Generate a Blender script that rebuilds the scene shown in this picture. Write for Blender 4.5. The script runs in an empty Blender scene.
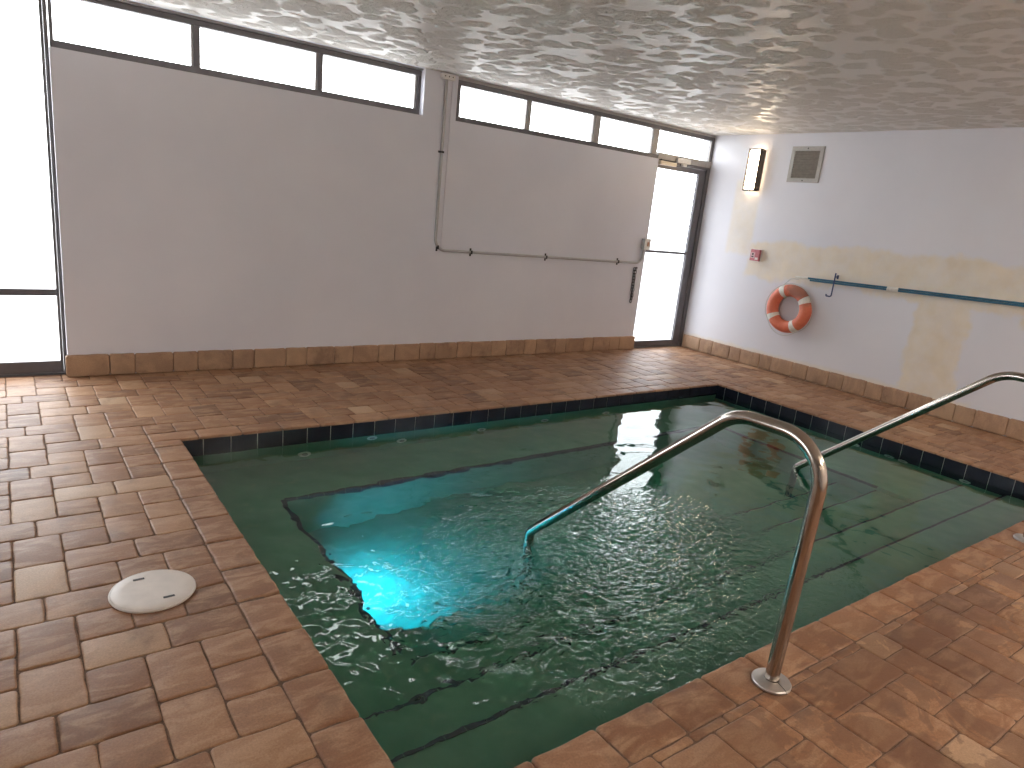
import bpy, bmesh, math, random
from mathutils import Vector, Matrix

C = bpy.context.scene.collection
SC = bpy.context.scene
PI = math.pi

# ------------------------------------------------------------------ camera
cam_data = bpy.data.cameras.new('camera')
cam_data.sensor_fit = 'HORIZONTAL'
cam_data.sensor_width = 36.0
cam_data.lens = 687.27 / 1024 * 36.0
cam_data.clip_start = 0.02
cam = bpy.data.objects.new('camera', cam_data)
C.objects.link(cam)
RX = Vector((0.80830, -0.58018, 0.10020))
UP = Vector((0.06476, 0.25676, 0.96430))
FW = Vector((0.58520, 0.77296, -0.24511))
m = Matrix((RX, UP, -FW)).transposed().to_4x4()
m.translation = Vector((0, 0, 1.5))
cam.matrix_world = m
SC.camera = cam

# ------------------------------------------------------------------ view, sky
vs = SC.view_settings
vs.view_transform = 'Standard'
try:
    vs.look = 'None'
except Exception:
    pass
vs.gamma = 1.0
vs.use_curve_mapping = False
vs.exposure = 0.18
SC.display_settings.display_device = 'sRGB'
SC.cycles.use_adaptive_sampling = False

w = bpy.data.worlds.new('sky')
SC.world = w
w.use_nodes = True
bg = w.node_tree.nodes['Background']
bg.inputs[0].default_value = (0.95, 0.97, 1.0, 1)
bg.inputs[1].default_value = 8.0

# ------------------------------------------------------------------ measures
YB, XR, ZC = 5.77, 7.08, 2.61          # back wall, right wall, ceiling
XL, YF = -4.6, -2.4                    # left wall, front wall
PL, PR, PF, PB = 0.775, 5.781, 1.211, 4.181   # pool edges
WZ = -0.10                             # water level
YG = 5.84                              # front face of the left frames
YG2 = 5.785                            # front face of the right frames, nearly flush


def portal(name, x0, x1, z0, z1, e=0):
    l = bpy.data.lights.new(name, 'AREA')
    l.shape = 'RECTANGLE'
    l.size = x1 - x0
    l.size_y = z1 - z0
    l.energy = 10
    l.cycles.is_portal = True
    o = bpy.data.objects.new(name, l)
    C.objects.link(o)
    o.location = ((x0 + x1) / 2, YB + 0.19, (z0 + z1) / 2)
    o.rotation_euler = (-PI / 2, 0, 0)


portal('daylight_portal', -0.8, 0.31, 0.0, 2.58)
portal('daylight_portal', 0.33, 3.08, 2.22, 2.58)
portal('daylight_portal', 3.41, 7.08, 2.22, 2.58)
portal('daylight_portal', 6.15, 7.08, 0.0, 2.2)
WLA, WLB, WL0, WL1 = 2.2, 5.0, 0.5, 2.2      # unseen glazing added in the left wall to bring in daylight
portal('daylight_portal', -(WLB - WLA) / 2, (WLB - WLA) / 2, WL0, WL1)
po = C.objects[-1]
po.location = (XL - 0.14, (WLA + WLB) / 2, (WL0 + WL1) / 2)
po.rotation_euler = (-PI / 2, 0, PI / 2)

# ------------------------------------------------------------------ node helpers


class NM:
    """small wrapper that builds one material"""

    def __init__(self, name):
        self.mat = bpy.data.materials.new(name)
        self.mat.use_nodes = True
        self.t = self.mat.node_tree
        self.n = self.t.nodes
        self.b = self.n['Principled BSDF']
        self.out = self.n['Material Output']

    def new(self, typ, **kw):
        x = self.n.new(typ)
        for k, v in kw.items():
            setattr(x, k, v)
        return x

    def link(self, a, b):
        self.t.links.new(a, b)

    def coord(self, scale=(1, 1, 1), loc=(0, 0, 0)):
        tc = self.new('ShaderNodeTexCoord')
        mp = self.new('ShaderNodeMapping')
        mp.inputs['Scale'].default_value = scale
        mp.inputs['Location'].default_value = loc
        self.link(tc.outputs['Object'], mp.inputs['Vector'])
        return mp.outputs[0]

    def noise(self, vec, scale, detail=3, rough=0.5, dist=0.0):
        x = self.new('ShaderNodeTexNoise')
        x.inputs['Scale'].default_value = scale
        x.inputs['Detail'].default_value = detail
        x.inputs['Roughness'].default_value = rough
        x.inputs['Distortion'].default_value = dist
        if vec is not None:
            self.link(vec, x.inputs['Vector'])
        return x.outputs['Fac']

    def math(self, op, a, b=None, c=None, clamp=False):
        x = self.new('ShaderNodeMath', operation=op)
        x.use_clamp = clamp
        for i, v in enumerate((a, b, c)):
            if v is None:
                continue
            if isinstance(v, (int, float)):
                x.inputs[i].default_value = v
            else:
                self.link(v, x.inputs[i])
        return x.outputs[0]

    def ramp(self, fac, stops):
        x = self.new('ShaderNodeValToRGB')
        el = x.color_ramp.elements
        while len(el) < len(stops):
            el.new(0.5)
        for e, (p, c) in zip(el, stops):
            e.position = p
            e.color = (c[0], c[1], c[2], 1)
        self.link(fac, x.inputs[0])
        return x.outputs[0]

    def mix(self, fac, a, b, mode='MIX'):
        x = self.new('ShaderNodeMix', data_type='RGBA', blend_type=mode)
        for sock, v in ((x.inputs[0], fac), (x.inputs[6], a), (x.inputs[7], b)):
            if isinstance(v, (int, float)):
                sock.default_value = v
            elif isinstance(v, tuple):
                sock.default_value = (v[0], v[1], v[2], 1)
            else:
                self.link(v, sock)
        return x.outputs[2]

    def sstep(self, v, a, b):
        x = self.new('ShaderNodeMapRange', interpolation_type='SMOOTHSTEP')
        self.link(v, x.inputs[0])
        x.inputs[1].default_value = a
        x.inputs[2].default_value = b
        return x.outputs[0]

    def bump(self, h, strength=0.3, dist=0.01, prev=None):
        x = self.new('ShaderNodeBump')
        x.inputs['Strength'].default_value = strength
        x.inputs['Distance'].default_value = dist
        self.link(h, x.inputs['Height'])
        if prev is not None:
            self.link(prev, x.inputs['Normal'])
        return x.outputs[0]

    def set(self, **kw):
        for k, v in kw.items():
            s = self.b.inputs[k.replace('_', ' ')]
            if isinstance(v, tuple):
                s.default_value = (v[0], v[1], v[2], 1)
            elif isinstance(v, (int, float)):
                s.default_value = v
            else:
                self.link(v, s)
        return self


def simple(name, col, rough=0.5, metal=0.0, var=0.08, scale=30.0, bump=0.0):
    k = NM(name)
    v = k.coord()
    n = k.noise(v, scale)
    a = tuple(c * (1 - var) for c in col)
    b = tuple(min(1, c * (1 + var)) for c in col)
    k.set(Base_Color=k.ramp(n, [(0.3, a), (0.7, b)]), Roughness=rough, Metallic=metal)
    if bump:
        k.set(Normal=k.bump(n, bump, 0.004))
    return k.mat


# ------------------------------------------------------------------ materials
def mat_paver(name, wet, pale=0.0):
    k = NM(name)
    v = k.coord()
    at = k.new('ShaderNodeAttribute', attribute_name='tone', attribute_type='GEOMETRY')
    tone = at.outputs['Fac']
    base = k.ramp(tone, [(0.0, (.172, .084, .044)), (0.3, (.238, .117, .060)), (0.55, (.285, .146, .077)),
                         (0.8, (.355, .202, .112)), (1.0, (.49, .35, .23))])
    if pale:
        base = k.mix(pale, base, (.45, .345, .25))
    vs_ = k.coord((1.0, 2.6, 1.0))
    blot = k.noise(vs_, 6.5, 4, 0.6, 0.6)
    c1 = k.mix(k.sstep(blot, 0.42, 0.66), base, k.mix(0.5, base, (.48, .31, .19)))
    dark = k.noise(k.coord((1.4, 1, 1), (3, 7, 0)), 4.2, 4, 0.6)
    c1 = k.mix(k.math('MULTIPLY', k.sstep(dark, 0.52, 0.72), 0.55), c1, (.165, .095, .062))
    grit = k.noise(v, 150, 4, 0.75)
    c1 = k.mix(0.5, c1, k.ramp(grit, [(0.28, (.62, .58, .55)), (0.5, (1, 1, 1)), (0.74, (1.5, 1.5, 1.5))]), 'MULTIPLY')
    rough = 0.52
    if wet:
        wn = k.noise(k.coord((1, 1, 1), (1.7, 0.4, 0)), 3.4, 5, 0.62, 0.8)
        sep = k.new('ShaderNodeSeparateXYZ')
        k.link(v, sep.inputs[0])
        # splashed water dries in patches on the deck by the steps
        reg = k.math('MULTIPLY', k.sstep(sep.outputs[0], 1.25, 2.0), k.math('SUBTRACT', 1.0, k.sstep(sep.outputs[1], 1.0, 1.2)))
        wm = k.math('MULTIPLY', k.sstep(wn, 0.455, 0.495), reg)
        c1 = k.mix(k.math('MULTIPLY', wm, 0.72), c1, k.mix(0.7, c1, (.115, .055, .032)))
        rough = k.math('SUBTRACT', 0.52, k.math('MULTIPLY', wm, 0.1))
    fine = k.noise(v, 90, 5, 0.7)
    big = k.noise(v, 14, 4, 0.6)
    n1 = k.bump(big, 0.3, 0.008)
    n2 = k.bump(fine, 0.25, 0.003, n1)
    k.set(Base_Color=c1, Roughness=rough, Normal=n2)
    k.b.inputs['Specular IOR Level'].default_value = 0.36
    return k.mat


M_PAVER = mat_paver('paver_deck', True)
M_SKIRT = mat_paver('paver_skirting', False, 0.35)
M_SAND = simple('joint_sand', (.15, .092, .060), 0.95, var=0.3, scale=120)


def mat_backwall():
    k = NM('wall_paint_back')
    v = k.coord()
    n = k.noise(v, 1.3, 4, 0.55)
    f = k.noise(v, 60, 3, 0.6)
    c = k.ramp(n, [(0.3, (.65, .65, .71)), (0.7, (.705, .705, .76))])
    k.set(Base_Color=c, Roughness=0.55, Normal=k.bump(k.math('ADD', k.math('MULTIPLY', n, 1.2), k.math('MULTIPLY', f, 0.15)), 0.12, 0.02))
    return k.mat


def mat_rightwall():
    k = NM('wall_paint_patched')
    v = k.coord()
    sep = k.new('ShaderNodeSeparateXYZ')
    k.link(v, sep.inputs[0])
    X, Y, Z = sep.outputs
    nz = k.noise(k.coord((1, 1, 1), (0, 0, 5)), 2.6, 5, 0.62)
    nz2 = k.noise(k.coord((1, 1, 1), (0, 9, 5)), 5.5, 4, 0.6)
    wob = k.math('SUBTRACT', k.math('MULTIPLY', nz, 0.30), 0.15)
    wob2 = k.math('SUBTRACT', k.math('MULTIPLY', nz2, 0.22), 0.11)

    def inside(co, lo, hi, wb, s=0.034):
        p = k.math('ADD', co, wb)
        a = k.sstep(p, lo - s, lo + s)
        b = k.sstep(p, hi - s, hi + s)
        return k.math('MULTIPLY', a, k.math('SUBTRACT', 1.0, b))

    top = k.math('ADD', Z, k.math('MULTIPLY', Y, 0.022))
    band = k.math('MULTIPLY', inside(top, 1.13, 1.53, wob), inside(Y, -3.0, 5.02, wob2))
    post = k.math('MULTIPLY', inside(Y, 2.56, 3.06, wob2), inside(Z, -1.0, 1.2, wob))
    foot = k.math('MULTIPLY', inside(Y, 2.4, 5.8, wob), inside(Z, -1.0, 0.185, k.math('MULTIPLY', wob2, 0.5)))
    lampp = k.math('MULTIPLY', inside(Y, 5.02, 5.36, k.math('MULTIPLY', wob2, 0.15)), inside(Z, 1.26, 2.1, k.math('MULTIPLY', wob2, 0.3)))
    right = k.math('MULTIPLY', inside(Y, -3, 2.2, wob), inside(Z, 0.97, 1.2, wob2))
    msk = band
    for q in (post, foot, right):
        msk = k.math('MAXIMUM', msk, q)
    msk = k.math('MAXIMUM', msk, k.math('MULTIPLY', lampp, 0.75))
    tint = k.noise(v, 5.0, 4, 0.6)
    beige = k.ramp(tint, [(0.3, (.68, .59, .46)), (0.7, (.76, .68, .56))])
    n = k.noise(v, 1.1, 4, 0.55)
    white = k.ramp(n, [(0.3, (.655, .65, .695)), (0.7, (.71, .705, .745))])
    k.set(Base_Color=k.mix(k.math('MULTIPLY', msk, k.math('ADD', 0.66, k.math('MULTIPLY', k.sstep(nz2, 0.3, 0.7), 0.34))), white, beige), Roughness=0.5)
    k.set(Normal=k.bump(k.math('ADD', n, k.math('MULTIPLY', msk, 0.05)), 0.15, 0.015))
    return k.mat


def mat_ceiling():
    k = NM('knockdown_plaster')
    v = k.coord()
    wv = k.new('ShaderNodeTexNoise')
    wv.inputs['Scale'].default_value = 5.0
    wv.inputs['Detail'].default_value = 2
    k.link(v, wv.inputs['Vector'])
    add = k.new('ShaderNodeVectorMath', operation='MULTIPLY_ADD')
    k.link(wv.outputs['Color'], add.inputs[0])
    add.inputs[1].default_value = (0.13, 0.13, 0.0)
    k.link(v, add.inputs[2])
    vo = k.new('ShaderNodeTexVoronoi', feature='SMOOTH_F1')
    vo.inputs['Scale'].default_value = 7.6
    vo.inputs['Smoothness'].default_value = 0.25
    k.link(add.outputs[0], vo.inputs['Vector'])
    f = k.noise(v, 22, 4, 0.65)
    f2 = k.noise(v, 3.5, 3, 0.5)
    d = k.math('ADD', vo.outputs['Distance'], k.math('MULTIPLY', k.math('SUBTRACT', f2, 0.5), 0.55))
    web = k.sstep(d, 0.45, 0.66)
    h = k.math('ADD', k.math('MULTIPLY', web, 0.12), k.math('MULTIPLY', f, k.math('SUBTRACT', 1.25, k.math('MULTIPLY', web, 1.1))))
    k.set(Base_Color=k.mix(web, (.71, .67, .61), (.79, .75, .70)), Roughness=k.math('SUBTRACT', 0.66, k.math('MULTIPLY', web, 0.27)), Normal=k.bump(h, 1.0, 0.042))  # ovals darker, web lighter: grazing window light put into the plaster colour
    return k.mat


M_BACK = mat_backwall()
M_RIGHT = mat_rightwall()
M_CEIL = mat_ceiling()
M_FRAME = simple('bronze_anodised_frame', (.120, .114, .122), 0.42, 0.2, 0.1, 12)
M_MULL = simple('grey_anodised_mullion', (.33, .31, .29), 0.45, 0.1, 0.06, 20)
M_TRIM = simple('grey_trim', (.34, .32, .31), 0.5, 0, 0.06, 20)
M_WHITEPL = simple('white_plastic', (.72, .70, .665), 0.38, 0, 0.05, 40)
M_GREYPL = simple('grey_conduit_plastic', (.40, .39, .385), 0.42, 0, 0.06, 25)
M_DARK = simple('dark_metal', (.035, .033, .035), 0.4, 0.5, 0.1, 40)
def mat_ring():
    k = NM('orange_vinyl')
    v = k.coord()
    n = k.noise(v, 9, 4, 0.65)
    sep = k.new('ShaderNodeSeparateXYZ')
    k.link(v, sep.inputs[0])
    hi = k.math('ADD', sep.outputs[2], k.math('MULTIPLY', k.math('SUBTRACT', n, 0.5), 0.35))
    lf = k.math('ADD', sep.outputs[1], k.math('MULTIPLY', k.math('SUBTRACT', n, 0.5), 0.3))
    # mildew on the upper right quarter of the ring
    g = k.math('MULTIPLY', k.sstep(hi, 0.80, 0.92), k.math('SUBTRACT', 1.0, k.sstep(lf, 4.28, 4.40)))
    c = k.ramp(n, [(0.3, (.60, .125, .065)), (0.7, (.70, .20, .105))])
    k.set(Base_Color=k.mix(k.math('MULTIPLY', g, 0.75), c, (.20, .11, .08)), Roughness=0.5)
    return k.mat


M_ORANGE = mat_ring()
M_BAND = simple('white_strap', (.70, .68, .62), 0.6, 0, 0.08, 60)
M_ROPE = simple('white_rope', (.55, .54, .52), 0.8, 0, 0.15, 200, 0.3)
M_BLUE = simple('blue_pole_paint', (.028, .13, .21), 0.35, 0.0, 0.15, 10)
M_NAVY = simple('navy_hook', (.035, .05, .14), 0.4, 0.2, 0.1, 30)
M_RED = simple('red_plastic', (.50, .17, .20), 0.4, 0, 0.12, 50)
M_BLACK = simple('black_plastic', (.02, .02, .022), 0.45, 0, 0.1, 30)
M_VENT = simple('vent_enamel', (.40, .375, .345), 0.5, 0, 0.06, 30)
M_VENTIN = simple('vent_slats', (.22, .19, .16), 0.55, 0, 0.1, 30)
M_LID = simple('lid_plastic', (.66, .60, .545), 0.42, 0, 0.06, 18)
M_CONC = simple('outside_concrete', (.62, .61, .60), 0.8, 0, 0.08, 4)
M_BRONZE = simple('sconce_bronze', (.055, .042, .034), 0.45, 0.3, 0.1, 40)
M_CLOSER = simple('closer_beige', (.60, .52, .40), 0.4, 0.1, 0.05, 40)
M_ROOM = simple('wall_paint_plain', (.60, .575, .56), 0.6, 0, 0.04, 2)


def mat_steel():
    k = NM('brushed_stainless')
    v = k.coord((40, 40, 4))
    n = k.noise(v, 6, 4, 0.6)
    k.set(Base_Color=(.46, .415, .37), Metallic=1.0, Roughness=k.ramp(n, [(0.3, (.12, .12, .12)), (0.7, (.21, .21, .21))]))
    return k.mat


M_STEEL = mat_steel()
M_FLANGE = simple('polished_flange', (.60, .575, .55), 0.42, 1.0, 0.04, 40)


def mat_tile():
    k = NM('navy_glazed_tile')
    v = k.coord()
    n = k.noise(v, 9, 3, 0.6)
    k.set(Base_Color=k.ramp(n, [(0.3, (.010, .012, .020)), (0.7, (.018, .021, .034))]), Roughness=0.18,
          Normal=k.bump(k.noise(v, 25, 2), 0.06, 0.004))
    k.b.inputs['Specular IOR Level'].default_value = 0.25
    return k.mat


M_TILE = mat_tile()
M_NOSE = simple('navy_nosing_tile', (.006, .008, .022), 0.3, 0, 0.2, 20)
M_GROUT = simple('tile_grout', (.68, .68, .65), 0.8, 0, 0.1, 60)


def mat_plaster():
    k = NM('pool_plaster')
    v = k.coord()
    n = k.noise(v, 3.0, 5, 0.65)
    n2 = k.noise(v, 11, 4, 0.65)
    c = k.ramp(n, [(0.3, (.105, .225, .150)), (0.7, (.175, .305, .21))])
    c = k.mix(k.math('MULTIPLY', k.sstep(n2, 0.55, 0.75), 0.25), c, (.36, .36, .22))
    k.set(Base_Color=c, Roughness=0.8)
    return k.mat


M_PLASTER = mat_plaster()


def emis(name, col, s):
    k = NM(name)
    k.set(Base_Color=(.8, .8, .8), Emission_Color=col, Emission_Strength=s, Roughness=0.5)
    return k.mat


M_SCONCE = emis('lit_opal_glass', (1.0, .77, .52), 19.0)
M_FILL = emis('added_fill_opal', (1.0, .87, .76), 150.0)
M_POOLLENS = emis('lit_pool_lens', (.05, .75, 1.0), 3.0)


def mat_glass(tint=(.96, .97, .97)):
    k = NM('window_glass')
    k.n.remove(k.b)
    tr = k.new('ShaderNodeBsdfTransparent')
    tr.inputs[0].default_value = tint + (1,)
    gl = k.new('ShaderNodeBsdfGlossy')
    gl.inputs['Roughness'].default_value = 0.02
    fr = k.new('ShaderNodeFresnel')
    fr.inputs[0].default_value = 1.45
    ge = k.new('ShaderNodeNewGeometry')
    mx = k.new('ShaderNodeMixShader')
    k.link(k.math('MULTIPLY', fr.outputs[0], k.math('SUBTRACT', 1.0, ge.outputs['Backfacing'])), mx.inputs[0])
    k.link(tr.outputs[0], mx.inputs[1])
    k.link(gl.outputs[0], mx.inputs[2])
    k.link(mx.outputs[0], k.out.inputs[0])
    return k.mat


M_GLASS = mat_glass()
M_TINT = mat_glass((.80, .81, .82))


def mat_water():
    k = NM('pool_water')
    k.n.remove(k.b)
    v = k.coord()
    sep = k.new('ShaderNodeSeparateXYZ')
    k.link(v, sep.inputs[0])
    X, Y, Z = sep.outputs

    def blob(cx, cy, r0, r1):
        dx = k.math('SUBTRACT', X, cx)
        dy = k.math('SUBTRACT', Y, cy)
        d = k.math('SQRT', k.math('ADD', k.math('MULTIPLY', dx, dx), k.math('MULTIPLY', dy, dy)))
        return k.math('SUBTRACT', 1.0, k.sstep(d, r0, r1))

    churn = blob(2.3, 1.95, 0.6, 1.35)
    mid = blob(1.75, 2.15, 0.5, 1.8)
    # small choppy ripples over the jets
    a = k.noise(k.coord((1.0, 1.3, 1)), 19, 2, 0.5, 0.5)
    b = k.noise(k.coord((1, 1, 1), (4, 2, 0)), 8, 1, 0.4, 0.3)
    c = k.noise(k.coord((1, 1, 1), (1, 8, 0)), 4.5, 1, 0.4, 0.2)
    h = k.math('ADD', k.math('MULTIPLY', k.math('MULTIPLY', a, churn), 0.013),
               k.math('ADD', k.math('MULTIPLY', k.math('MULTIPLY', b, k.math('ADD', mid, 0.08)), 0.010),
                      k.math('MULTIPLY', c, k.math('ADD', k.math('MULTIPLY', mid, 0.012), 0.008))))
    left = blob(0.95, 2.15, 0.35, 0.95)
    e_ = k.noise(k.coord((1.3, 1.0, 1), (2, 3, 0)), 13, 1, 0.4, 0.4)
    h = k.math('ADD', h, k.math('MULTIPLY', k.math('MULTIPLY', e_, left), 0.008))
    nb = k.bump(h, 1.0, 1.0)
    g = k.new('ShaderNodeBsdfGlass')
    g.inputs['IOR'].default_value = 1.42
    g.inputs['Roughness'].default_value = 0.0
    g.inputs['Color'].default_value = (.96, 1, .98, 1)
    k.link(nb, g.inputs['Normal'])
    k.link(g.outputs[0], k.out.inputs['Surface'])
    va = k.new('ShaderNodeVolumeAbsorption')
    va.inputs['Color'].default_value = (.07, .78, .58, 1)
    va.inputs['Density'].default_value = 0.75
    k.link(va.outputs[0], k.out.inputs['Volume'])
    return k.mat


M_WATER = mat_water()

# ------------------------------------------------------------------ mesh helpers


def obj(name, bm, mat, parent=None, smooth=False):
    me = bpy.data.meshes.new(name)
    bm.normal_update()
    bm.to_mesh(me)
    bm.free()
    if smooth:
        for p in me.polygons:
            p.use_smooth = True
        me.set_sharp_from_angle(angle=math.radians(38))
    me.materials.append(mat)
    o = bpy.data.objects.new(name, me)
    C.objects.link(o)
    if parent is not None:
        o.parent = parent
        o.matrix_parent_inverse = Matrix.Identity(4)
        o.location = -parent.location if parent.parent is None else (0, 0, 0)
    return o


def tag(o, label=None, cat=None, group=None, kind=None):
    if label:
        o['label'] = label
    if cat:
        o['category'] = cat
    if group:
        o['group'] = group
    if kind:
        o['kind'] = kind
    return o


def thing(name, label, cat, loc=(0, 0, 0), group=None):
    o = bpy.data.objects.new(name, None)
    o.empty_display_size = 0.05
    C.objects.link(o)
    o.location = loc
    return tag(o, label, cat, group)


def root(name, kind='structure', loc=(0, 0, 0)):
    o = bpy.data.objects.new(name, None)
    C.objects.link(o)
    o.location = loc
    o['kind'] = kind
    return o


def box(bm, x0, x1, y0, y1, z0, z1, bev=0.0, seg=2):
    vs = [bm.verts.new((x, y, z)) for x in (x0, x1) for y in (y0, y1) for z in (z0, z1)]
    idx = ((0, 1, 3, 2), (4, 6, 7, 5), (0, 4, 5, 1), (2, 3, 7, 6), (0, 2, 6, 4), (1, 5, 7, 3))
    fs = [bm.faces.new([vs[i] for i in f]) for f in idx]
    if bev > 0:
        es = list({e for f in fs for e in f.edges})
        bmesh.ops.bevel(bm, geom=es, offset=bev, segments=seg, profile=0.5, affect='EDGES', clamp_overlap=True)
    return bm


def bxobj(name, dims, mat, parent=None, bev=0.0, seg=2):
    bm = bmesh.new()
    box(bm, *dims, bev, seg)
    return obj(name, bm, mat, parent)


def tube(bm, pts, r, n=16, caps=True, radii=None):
    pts = [Vector(p) for p in pts]
    rings = []
    T = []
    for i, p in enumerate(pts):
        a = pts[max(0, i - 1)]
        b = pts[min(len(pts) - 1, i + 1)]
        T.append((b - a).normalized())
    ref = Vector((0, 0, 1)) if abs(T[0].z) < 0.9 else Vector((1, 0, 0))
    nrm = (ref - T[0] * ref.dot(T[0])).normalized()
    for i, p in enumerate(pts):
        if i:
            nrm = (nrm - T[i] * nrm.dot(T[i]))
            nrm.normalize()
        bi = T[i].cross(nrm)
        rr = radii[i] if radii else r
        rings.append([bm.verts.new(p + (nrm * math.cos(2 * PI * k / n) + bi * math.sin(2 * PI * k / n)) * rr) for k in range(n)])
    for a, b in zip(rings, rings[1:]):
        for k in range(n):
            bm.faces.new((a[k], a[(k + 1) % n], b[(k + 1) % n], b[k]))
    if caps:
        bm.faces.new(rings[0][::-1])
        bm.faces.new(rings[-1])
    bmesh.ops.recalc_face_normals(bm, faces=bm.faces[:])
    return bm


def lathe(bm, prof, c, axis='z', n=40):
    """prof: list of (radius, height); revolved about the axis through c"""
    rings = []
    for r, h in prof:
        ring = []
        for k in range(n):
            a = 2 * PI * k / n
            u, v_ = r * math.cos(a), r * math.sin(a)
            if axis == 'z':
                p = (c[0] + u, c[1] + v_, c[2] + h)
            elif axis == 'x':
                p = (c[0] + h, c[1] + u, c[2] + v_)
            else:
                p = (c[0] + u, c[1] + h, c[2] + v_)
            ring.append(bm.verts.new(p))
        rings.append(ring)
    for a, b in zip(rings, rings[1:]):
        for k in range(n):
            bm.faces.new((a[k], a[(k + 1) % n], b[(k + 1) % n], b[k]))
    bm.faces.new(rings[0][::-1])
    bm.faces.new(rings[-1])
    bmesh.ops.recalc_face_normals(bm, faces=bm.faces[:])
    return bm


def arc(c, r, a0, a1, n, f):
    return [f(c[0] + r * math.cos(a0 + (a1 - a0) * i / n), c[1] + r * math.sin(a0 + (a1 - a0) * i / n)) for i in range(n + 1)]


def fillet(pts, r, n=8):
    """round the inner corners of a 3D polyline"""
    pts = [Vector(p) for p in pts]
    out = [pts[0]]
    for i in range(1, len(pts) - 1):
        p, a, b = pts[i], pts[i - 1], pts[i + 1]
        rr = r[i - 1] if isinstance(r, (list, tuple)) else r
        u, v = (a - p).normalized(), (b - p).normalized()
        ang = u.angle(v)
        t = rr / math.tan(ang / 2)
        p0, p1 = p + u * t, p + v * t
        ctr = p + (u + v).normalized() * (rr / math.sin(ang / 2))
        e0, e1 = p0 - ctr, p1 - ctr
        om = e0.angle(e1)
        for k in range(n + 1):
            s = k / n
            out.append(ctr + (e0 * math.sin((1 - s) * om) + e1 * math.sin(s * om)) / math.sin(om))
    out.append(pts[-1])
    return out


# ------------------------------------------------------------------ pavers
class Pavers:
    def __init__(self, seed=1):
        self.bm = bmesh.new()
        self.lay = self.bm.faces.layers.float.new('tone')
        self.r = random.Random(seed)

    def tone(self):
        r = self.r
        x = r.random()
        if x < 0.09:
            return r.uniform(0.8, 0.95)
        if x < 0.30:
            return r.uniform(0.0, 0.3)
        return r.uniform(0.3, 0.8)

    def put(self, org, ux, uy, un, w, h, th, gap=0.0013, bev=0.0055, tone=None, cr=0.014):
        """one tumbled paver: a wobbly rounded slab with softened top edge; org = lower corner on the top plane"""
        r = self.r
        org, ux, uy, un = Vector(org), Vector(ux), Vector(uy), Vector(un)
        if w < 0.012 or h < 0.012:
            return
        cr = min(cr, w * 0.3, h * 0.3)
        bev = min(bev, w * 0.25, h * 0.25)
        x0, x1, y0, y1 = gap, w - gap, gap, h - gap
        out = []

        def side(ax, ay, bx_, by_):
            L = math.hypot(bx_ - ax, by_ - ay)
            n = max(1, int(L / 0.05))
            for i in range(1, n):
                t = i / n
                out.append((ax + (bx_ - ax) * t + r.uniform(-.003, .003), ay + (by_ - ay) * t + r.uniform(-.003, .003)))
        cs = [((x1 - cr, y0 + cr), -PI / 2), ((x1 - cr, y1 - cr), 0), ((x0 + cr, y1 - cr), PI / 2), ((x0 + cr, y0 + cr), PI)]
        prev = (x0 + cr, y0)
        for (cx, cy), a0 in cs:
            s = (cx + cr * math.cos(a0), cy + cr * math.sin(a0))
            side(prev[0], prev[1], s[0], s[1])
            for i in range(4):
                a = a0 + PI / 2 * i / 3
                out.append((cx + cr * math.cos(a), cy + cr * math.sin(a)))
            prev = out[-1]
        cx, cy = w / 2, h / 2
        dz = r.uniform(-.0015, .0012)
        tx, ty = r.uniform(-.008, .008), r.uniform(-.008, .008)

        def ring(ins, z, tilt=True):
            vs = []
            for x, y in out:
                d = math.hypot(x - cx, y - cy)
                f = 1 - ins / max(d, 1e-4) if ins else 1
                X, Y = cx + (x - cx) * f, cy + (y - cy) * f
                zz = z + ((dz + tx * (X - cx) + ty * (Y - cy)) if tilt else 0)
                vs.append(self.bm.verts.new(org + ux * X + uy * Y + un * zz))
            return vs
        rs = [ring(0, -th, False), ring(0, -bev * 1.1), ring(bev * 0.3, -bev * 0.45), ring(bev * 0.8, -bev * 0.12), ring(bev * 1.7, 0)]
        fs = []
        n = len(out)
        flip = ux.cross(uy).dot(un) < 0
        for a, b in zip(rs, rs[1:]):
            for k in range(n):
                q = (a[k], a[(k + 1) % n], b[(k + 1) % n], b[k])
                fs.append(self.bm.faces.new(q[::-1] if flip else q))
        fs.append(self.bm.faces.new(rs[-1][::-1] if flip else rs[-1]))
        t = self.tone() if tone is None else tone
        for f in fs:
            f[self.lay] = t
            f.smooth = True


def grid_pieces():
    """the modular pattern: 2x3, 3x2 and 2x2 units on an 8x8 cell"""
    cell = [(0, 5, 2, 3), (0, 0, 2, 3), (6, 3, 3, 2), (1, 3, 3, 2), (2, 5, 2, 2), (2, 1, 2, 2), (4, 1, 2, 3), (4, 4, 2, 3),
            (2, 7, 3, 2), (5, 7, 3, 2), (6, 1, 2, 2), (6, 5, 2, 2)]
    U, V = 0.0825, 0.0829
    for I in range(-9, 12):
        for J in range(-7, 9):
            for (a, b, w_, h_) in cell:
                yield 0.611 + (a + 8 * I) * U, 1.590 + (b + 8 * J) * V, w_ * U, h_ * V


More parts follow.
